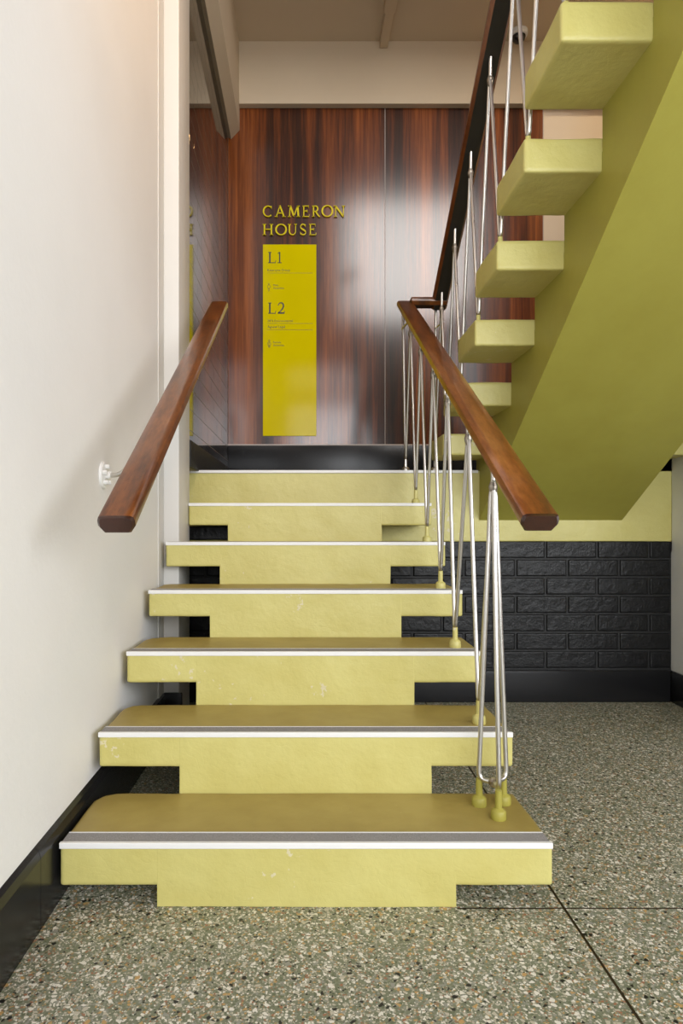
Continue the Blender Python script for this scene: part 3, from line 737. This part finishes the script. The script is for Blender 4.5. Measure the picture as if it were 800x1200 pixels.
GL = {
 'H': [[(.16, 0, TK), (.16, 1, TK)], [(.80, 0, TK), (.80, 1, TK)], [(.16, .52, TN), (.80, .52, TN)], sf(.16, B0, .32), sf(.16, B1, .32), sf(.80, B0, .32), sf(.80, B1, .32)],
 'O': [arc(.5, .5, .43, .465, 0, 360, rw, 40)],
 'C': [arc(.52, .5, .44, .465, 48, 312, rw, 32), [(.84, .98, .05), (.845, .72, .05)]],
 'A': [[(.13, 0, TN), (.47, 1, TN)], [(.45, 1.02, TK), (.84, 0, TK)], [(.24, .34, TN), (.70, .34, TN)], sf(.13, B0, .27), sf(.83, B0, .32)],
 'M': [[(.15, 0, TN), (.20, 1, TN)], [(.21, 1, TK), (.50, .06, TK)], [(.50, .04, TN), (.80, 1, TN)], [(.80, 1, TK), (.86, 0, TK)], sf(.15, B0, .25), sf(.86, B0, .28), sf(.13, B1, .2), sf(.86, B1, .2)],
 'E': [[(.20, 0, TK), (.20, 1, TK)], [(.05, B1, SF + .01), (.82, B1, SF + .01)], [(.2, .52, TN), (.66, .52, TN)], [(.05, B0, SF + .01), (.88, B0, SF + .01)], [(.82, 1, .05), (.83, .80, .05)], [(.88, 0, .05), (.93, .22, .05)], [(.66, .63, .05), (.66, .41, .05)]],
 'R': [[(.18, 0, TK), (.18, 1, TK)], [(.18, .97, .06)] + arc(.42, .73, .26, .24, 90, -90, rw, 18) + [(.18, .485, .06)], [(.44, .48, TK), (.66, .20, TK), (.86, .03, TK * .9), (.98, .02, .05)], sf(.18, B0, .32), sf(.12, B1, .22)],
 'N': [[(.16, 0, TN), (.16, 1, TN)], [(.14, 1, TK), (.84, .02, TK)], [(.84, 0, TN), (.84, 1, TN)], sf(.16, B0, .28), sf(.08, B1, .22), sf(.84, B1, .28)],
 'U': [[(.18, 1, TK), (.18, .40, TK)] + arc(.49, .36, .31, .33, 180, 360, lambda a: TN + (TK - TN) * max(0, -math.cos(a)), 18) + [(.80, .4, TN), (.80, 1, TN)], sf(.18, B1, .32), sf(.80, B1, .28)],
 'S': [[(.80, .80, .06)] + arc(.47, .745, .31, .225, 20, 200, lambda a: TN + .02, 14) + [(.22, .62, .11), (.38, .53, TK), (.60, .45, TK), (.78, .36, .12)] + arc(.50, .255, .33, .225, 10, -165, lambda a: TN + .02, 14), [(.79, .97, .05), (.80, .74, .05)], [(.13, .28, .05), (.14, .03, .05)]],
 'L': [[(.24, 0, TK), (.24, 1, TK)], [(.04, B0, SF), (.92, B0, SF)], [(.92, 0, .05), (.98, .24, .05)], sf(.24, B1, .40)],
 '1': [[(.52, 0, .20), (.52, 1, .20)], [(.08, .86, .06), (.5, .99, .06)], [(.04, B0, SF), (.98, B0, SF)]],
 '2': [[(.12, .76, .10)] + arc(.48, .72, .33, .27, 165, -15, lambda a: TN + .06 * max(0, math.cos(a)), 20) + [(.70, .46, .11), (.40, .20, .07), (.10, .05, .07)], [(.08, .05, .10), (.90, .05, .10)], [(.90, .02, .05), (.95, .24, .05)]],
}
def glyph(mb, ch, px0, px1, py_top, py_bot, d, y0, y1, bold=1.0):
    x0, x1 = XP(px0, d), XP(px1, d); z1, z0 = ZP(py_top, d), ZP(py_bot, d)
    strokes(mb, [[(a, b_, w_ * bold) for a, b_, w_ in sg_] for sg_ in GL[ch]], x1 - x0, z1 - z0, x0, z0, y0, y1)
nm = empty('name_lettering', (XP(308, DB), DB, ZP(277, DB)))
tag(nm, 'raised yellow serif letters reading CAMERON HOUSE on the timber wall', 'lettering')
def cpx(v_): return 300 + v_ * 0.15
for ch, a, b_ in (('C', 52, 133), ('A', 147, 232), ('M', 246, 344), ('E', 360, 420), ('R', 436, 502), ('O', 509, 602), ('N', 606, 695)):
    q = MB(); glyph(q, ch, cpx(a), cpx(b_), 242.0 - (0.6 if ch == 'O' else 0), 255.0, DB, DB - 0.014, DB - 0.003); q.build('letter', 'letter', nm)
for ch, a, b_ in (('H', 52, 137), ('O', 149, 241), ('U', 246, 324), ('S', 338, 397), ('E', 411, 472)):
    q = MB(); glyph(q, ch, cpx(a), cpx(b_), 263.3, 276.4, DB, DB - 0.014, DB - 0.003); q.build('letter', 'letter', nm)

sg = empty('directory_sign', (XP(339, DB), DB, ZP(511, DB)))
tag(sg, 'tall glossy yellow floor directory with black L1 and L2 listings', 'sign')
q = MB(); q.rbox(XP(308, DB), XP(370.5, DB), DB - 0.008, DB - 0.0005, ZP(511, DB), ZP(287, DB), 0.0012, 3.0, rs=1); q.build('panel', 'sign', sg)
yf = DB - 0.0080 - 0.0008
for ch, a, b_, t0, t1 in (('L', 313.8, 323.4, 296.0, 308.8), ('1', 324.9, 330.1, 296.0, 308.8), ('L', 313.8, 323.4, 355.2, 367.9), ('2', 324.7, 333.8, 355.2, 367.9)):
    q = MB(); glyph(q, ch, a, b_, t0, t1, DB, yf, yf + 0.0007, 1.4); q.build('printed_letter', 'print', sg)
def printed(txt, pxa, pxb, py_base):
    cu = bpy.data.curves.new('t', 'FONT'); cu.body = txt; cu.size = 1.0
    o = bpy.data.objects.new('t', cu); COL.objects.link(o)
    bpy.context.view_layer.update()
    me = bpy.data.meshes.new_from_object(o.evaluated_get(bpy.context.evaluated_depsgraph_get()))
    bpy.data.objects.remove(o, do_unlink=True)
    xs_ = [v_.co.x for v_ in me.vertices]; a, b_ = min(xs_), max(xs_); k = (XP(pxb, DB) - XP(pxa, DB)) / (b_ - a)
    for v_ in me.vertices:
        x, y = v_.co.x, v_.co.y; v_.co = (XP(pxa, DB) + (x - a) * k, yf + 0.0003, ZP(py_base, DB) + y * k)
    me.materials.clear(); me.materials.append(M['print'])
    t = bpy.data.objects.new('printed_line', me); COL.objects.link(t); attach(t, sg)
printed('Katarzyna Group', 313.4, 339.7, 318.4)
printed('Male', 320.1, 326.0, 335.8); printed('Amenities', 320.1, 332.8, 339.1)
printed('28°S Environmental', 313.4, 343.0, 377.7)
printed('Agnew Legal', 313.4, 333.6, 384.7)
printed('Female', 320.1, 329.2, 402.6); printed('Amenities', 320.1, 332.8, 406.0)
for yy in (320.5, 379.5, 387.0):
    q = MB(); q.box(XP(313.2, DB), XP(366.4, DB), yf + 0.0002, yf + 0.0007, ZP(yy + .18, DB), ZP(yy - .18, DB)); q.build('printed_rule', 'print_line', sg)
def icon(px, py0, female):
    q = MB(); zz = lambda p: ZP(p, DB); s_ = DB / F
    def loop(cx, cy, rx_, ry_, w_=0.32, n=18):
        strokes(q, [arc(0, 0, rx_, ry_, 0, 360, lambda a: w_, n)], s_, s_, XP(cx, DB), zz(cy), yf, yf + 0.0006)
    loop(px, py0 + 1.0, 0.85, 0.85)
    if female:
        loop(px, py0 + 5.0, 1.9, 2.7); loop(px, py0 + 5.2, 0.75, 2.2); loop(px, py0 + 8.7, 0.8, 0.8)
    else:
        loop(px, py0 + 4.2, 1.75, 2.0); loop(px, py0 + 8.0, 0.75, 1.5)
    q.build('printed_symbol', 'print', sg)
icon(315.0, 332.2, False); icon(315.4, 398.4, True)

# ---------------------------------------------------------------- dome camera under the ceiling
cx_, cd_ = XP(607.5, 4.37), 4.37
dc = empty('dome_camera', (cx_, cd_, CEIL)); tag(dc, 'small white security camera with dark dome on the ceiling', 'security camera')
q = MB(); q.lathe([(0.057, 0), (0.057, -0.020), (0.054, -0.028), (0.044, -0.032)], (cx_, cd_, CEIL), 'z', 28); q.build('housing', 'fixture', dc, True, 40)
q = MB(); q.lathe([(0.043, -0.031)] + [(0.043 * math.cos(math.radians(a)), -0.034 - 0.040 * math.sin(math.radians(a))) for a in (5, 25, 45, 62, 78, 86)], (cx_, cd_, CEIL), 'z', 24); q.build('dome', 'dome', dc, True, 60)

# ---------------------------------------------------------------- added warm wall-washing spotlight, unseen in the stairwell above the frame
SPT = Vector((0.50, 1.75, 3.45)); AIM = Vector((-0.55, 2.25, 2.55)); dv = (AIM - SPT).normalized()
lm = empty('added_spot_lamp', SPT); tag(lm, 'added unseen warm spotlight on a drop rod washing the white stair wall', 'lamp')
q = MB(); q.tube([SPT + Vector((0, 0, 0.03)), Vector((SPT.x, SPT.y, 7.2))], 0.008, 8); q.build('drop_rod', 'fixture', lm, True)
q = MB(); q.tube([SPT - dv * 0.10, SPT - dv * 0.09, SPT + dv * 0.07], [0.03, 0.05, 0.05], 20); q.build('lamp_housing', 'rail_dark', lm, True, 40)
q = MB(); q.tube([SPT + dv * 0.0695, SPT + dv * 0.072], [0.044, 0.044], 20); q.build('lens', 'lamp_glow', lm)
l = bpy.data.lights.new('added_spot_light', 'SPOT'); l.energy = 44; l.color = (1.0, 0.56, 0.21); l.shadow_soft_size = 0.05
l.spot_size = math.radians(112); l.spot_blend = 1.0
o = bpy.data.objects.new('added_spot_light', l); o.location = SPT + dv * 0.13; o.rotation_euler = dv.to_track_quat('-Z', 'Y').to_euler(); COL.objects.link(o)

# unseen ceiling light, added to brighten the half landing from above the frame
LX, LY = 2.05, 3.85
cl = empty('added_ceiling_light', (LX, LY, CEIL)); tag(cl, 'added unseen round light brightening the half landing from the cream ceiling', 'ceiling light')
q = MB(); q.lathe([(0.15, 0), (0.15, -0.03), (0.14, -0.035)], (LX, LY, CEIL), 'z', 28); q.build('light_rim', 'fixture', cl, True, 40)
q = MB(); q.lathe([(0.135, -0.030), (0.12, -0.045), (0.06, -0.055), (0.01, -0.057)], (LX, LY, CEIL), 'z', 28); q.build('diffuser', 'lamp_glow', cl, True, 60)
l = bpy.data.lights.new('added_ceiling_glow', 'AREA'); l.shape = 'DISK'; l.size = 0.26; l.energy = 4.5; l.color = (1.0, 0.82, 0.58)
o = bpy.data.objects.new('added_ceiling_glow', l); o.location = (LX, LY, CEIL - 0.065); COL.objects.link(o)
